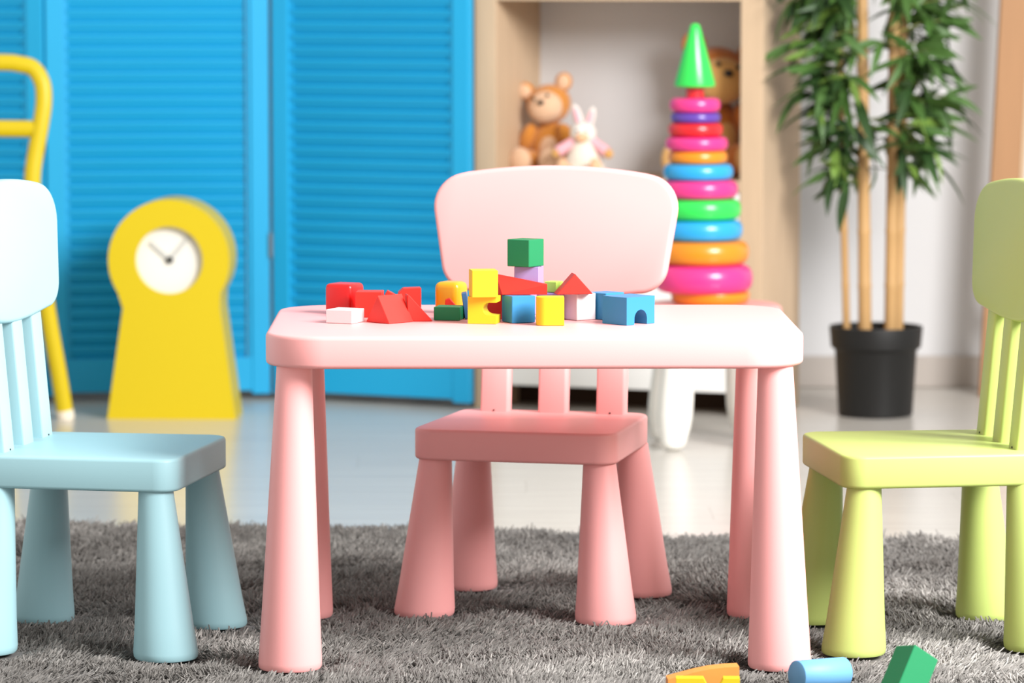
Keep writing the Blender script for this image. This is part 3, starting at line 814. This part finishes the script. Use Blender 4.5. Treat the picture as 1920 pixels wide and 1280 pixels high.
# ================================================================== rug pile
def build_rug():
    eL, eR = onz(0, 975, 0.016), onz(1800, 1008, 0.016)       # far edge of the rug
    slope = (eR.y - eL.y) / (eR.x - eL.x)
    far = lambda x: eL.y + slope * (x - eL.x)
    X0, X1, Y0 = -1.75, 1.75, -1.15
    def scatter(n, x0, x1, dense):
        x = rng.uniform(x0, x1, n); f = eL.y + slope * (x - eL.x)
        y = Y0 + (1.75 - Y0) * rng.random(n)
        k = y < f + rng.normal(0, 0.004, n)
        d = y - CY; half = 0.5 * 1920 / F * d + 0.10
        cxl = CX + math.tan(YAW) * d
        inside = (np.abs(x - cxl) < half) & (y > -0.80)
        k &= inside if dense else ~inside
        return x[k], y[k]
    A = (X1 - X0) * (1.75 - Y0)
    xa, ya = scatter(int(A * 100000), X0, X1, True)
    xb, yb = scatter(int(A * 8000), X0, X1, False)
    x = np.r_[xa, xb]; y = np.r_[ya, yb]; wid = np.r_[np.full(len(xa), 1.0), np.full(len(xb), 2.6)]
    # skip tufts under feet, flatten those close by
    hmul = np.ones(len(x)); keep = np.ones(len(x), bool)
    for fx, fy, fr_ in footprints + blocks_rug:
        d = np.hypot(x - fx, y - fy)
        keep &= d > fr_ - 0.006
        hmul = np.minimum(hmul, np.clip(0.30 + (d - fr_) / 0.07, 0.25, 1))
    x, y, wid, hmul = x[keep], y[keep], wid[keep], hmul[keep]
    n = len(x)
    # smooth fields for the lie of the pile
    def field(sc, seed):
        r_ = np.random.default_rng(seed); v = np.zeros(n)
        for _ in range(7):
            k = r_.normal(0, 1, 2) * sc; v += np.sin(k[0] * x + k[1] * y * 1.2 + r_.uniform(0, 6.28))
        return v / 2.6
    # clumps: neighbouring yarns lie the same way
    cell = 0.011
    gx = np.floor(x / cell + 0.5 * np.sin(y * 170)); gy = np.floor(y / cell + 0.5 * np.sin(x * 150))
    hsh = lambda a, b, k: np.modf(np.abs(np.sin(a * 12.9898 + b * 78.233 + k * 3.7) * 43758.5453))[0]
    ang = 2.2 * field(7, 1) + 0.8 * field(35, 2) + 2.6 * (hsh(gx, gy, 3) - 0.5) + rng.normal(0, 0.45, n)
    elev = np.clip(0.42 + 0.22 * field(14, 3) + 0.5 * (hsh(gx, gy, 5) - 0.5) + rng.normal(0, 0.22, n), 0.08, 1.25)
    L = np.clip(rng.normal(0.0145, 0.0038, n), 0.007, 0.027)
    bump = (0.0035 * (1 + 0.8 * field(22, 4)) + 0.0045 * hsh(gx, gy, 7)) * hmul
    H = L * np.sin(elev) * hmul + np.clip(bump, 0, 0.012)
    dx = np.cos(ang) * np.cos(elev) * L; dy = np.sin(ang) * np.cos(elev) * L
    r0 = 0.0014 * wid * rng.uniform(0.8, 1.25, n)
    tone = np.clip(0.5 + 0.15 * field(7, 5) + 0.11 * rng.normal(0, 1, n) + 0.34 * (hsh(gx, gy, 6) - 0.5), 0, 1)
    spin = rng.uniform(0, 6.28, n)
    levels = [(0.0, 0.0, 1.0), (1.0, 1.0, 0.8)]   # height, bend, thickness
    V = np.zeros((n, 2, 3, 3))
    for li, (hz, bd_, th) in enumerate(levels):
        for s_ in range(3):
            a = spin + s_ * 2.0944
            V[:, li, s_, 0] = x + dx * bd_ + np.cos(a) * r0 * th
            V[:, li, s_, 1] = y + dy * bd_ + np.sin(a) * r0 * th
            V[:, li, s_, 2] = 0.003 + np.clip(bump, 0, 0.012) * (1 - hz) * 0.6 + H * hz
    V = V.reshape(-1, 3)
    q = np.array([(k, (k + 1) % 3, 3 + (k + 1) % 3, 3 + k) for k in range(3)])[None] + (np.arange(n) * 6)[:, None, None]
    q = q.reshape(-1, 4)
    tri = (np.array([3, 4, 5])[None] + (np.arange(n) * 6)[:, None])
    # backing slab
    nb = len(V)
    S_ = np.array([(X0, Y0, z) for z in (0.0006,)] + [(X1, Y0, 0.0006), (X1, far(X1) - 0.006, 0.0006), (X0, far(X0) - 0.006, 0.0006)] + [(X0, Y0, 0.006), (X1, Y0, 0.006), (X1, far(X1) - 0.006, 0.006), (X0, far(X0) - 0.006, 0.006)])
    V = np.r_[V, S_]
    qb = np.array([(3, 2, 1, 0), (4, 5, 6, 7), (0, 1, 5, 4), (1, 2, 6, 5), (2, 3, 7, 6), (3, 0, 4, 7)]) + nb
    q = np.r_[q, qb]
    me = bpy.data.meshes.new('shag_rug')
    me.vertices.add(len(V)); me.vertices.foreach_set('co', V.astype(np.float32).ravel())
    loops = np.r_[q.ravel(), tri.ravel()].astype(np.int32)
    me.loops.add(len(loops)); me.loops.foreach_set('vertex_index', loops)
    npoly = len(q) + len(tri)
    me.polygons.add(npoly)
    starts = np.r_[np.arange(len(q)) * 4, len(q) * 4 + np.arange(len(tri)) * 3].astype(np.int32)
    me.polygons.foreach_set('loop_start', starts)
    me.polygons.foreach_set('use_smooth', np.ones(npoly, bool))
    me.update(calc_edges=True)
    at = me.attributes.new('tone', 'FLOAT', 'POINT')
    at.data.foreach_set('value', np.r_[np.repeat(tone, 6), np.full(8, 0.2)].astype(np.float32))
    m = bpy.data.materials.new('grey_shag'); m.use_nodes = True
    nt = m.node_tree; p = nt.nodes['Principled BSDF']
    p.inputs['Roughness'].default_value = 0.85; p.inputs['Specular IOR Level'].default_value = 0.2
    p.inputs['Sheen Weight'].default_value = 0.15
    a = nt.nodes.new('ShaderNodeAttribute'); a.attribute_name = 'tone'
    cr_ = nt.nodes.new('ShaderNodeValToRGB')
    cr_.color_ramp.elements[0].color = (0.07, 0.062, 0.055, 1); cr_.color_ramp.elements[1].color = (0.43, 0.41, 0.38, 1)
    e = cr_.color_ramp.elements.new(0.55); e.color = (0.175, 0.166, 0.152, 1)
    nt.links.new(a.outputs['Fac'], cr_.inputs['Fac']); nt.links.new(cr_.outputs['Color'], p.inputs['Base Color'])
    me.materials.append(m)
    o = link(bpy.data.objects.new('shag_rug', me))
    tag(o, 'dark grey shaggy rug under the table and chairs', 'rug', kind='stuff')
build_rug()
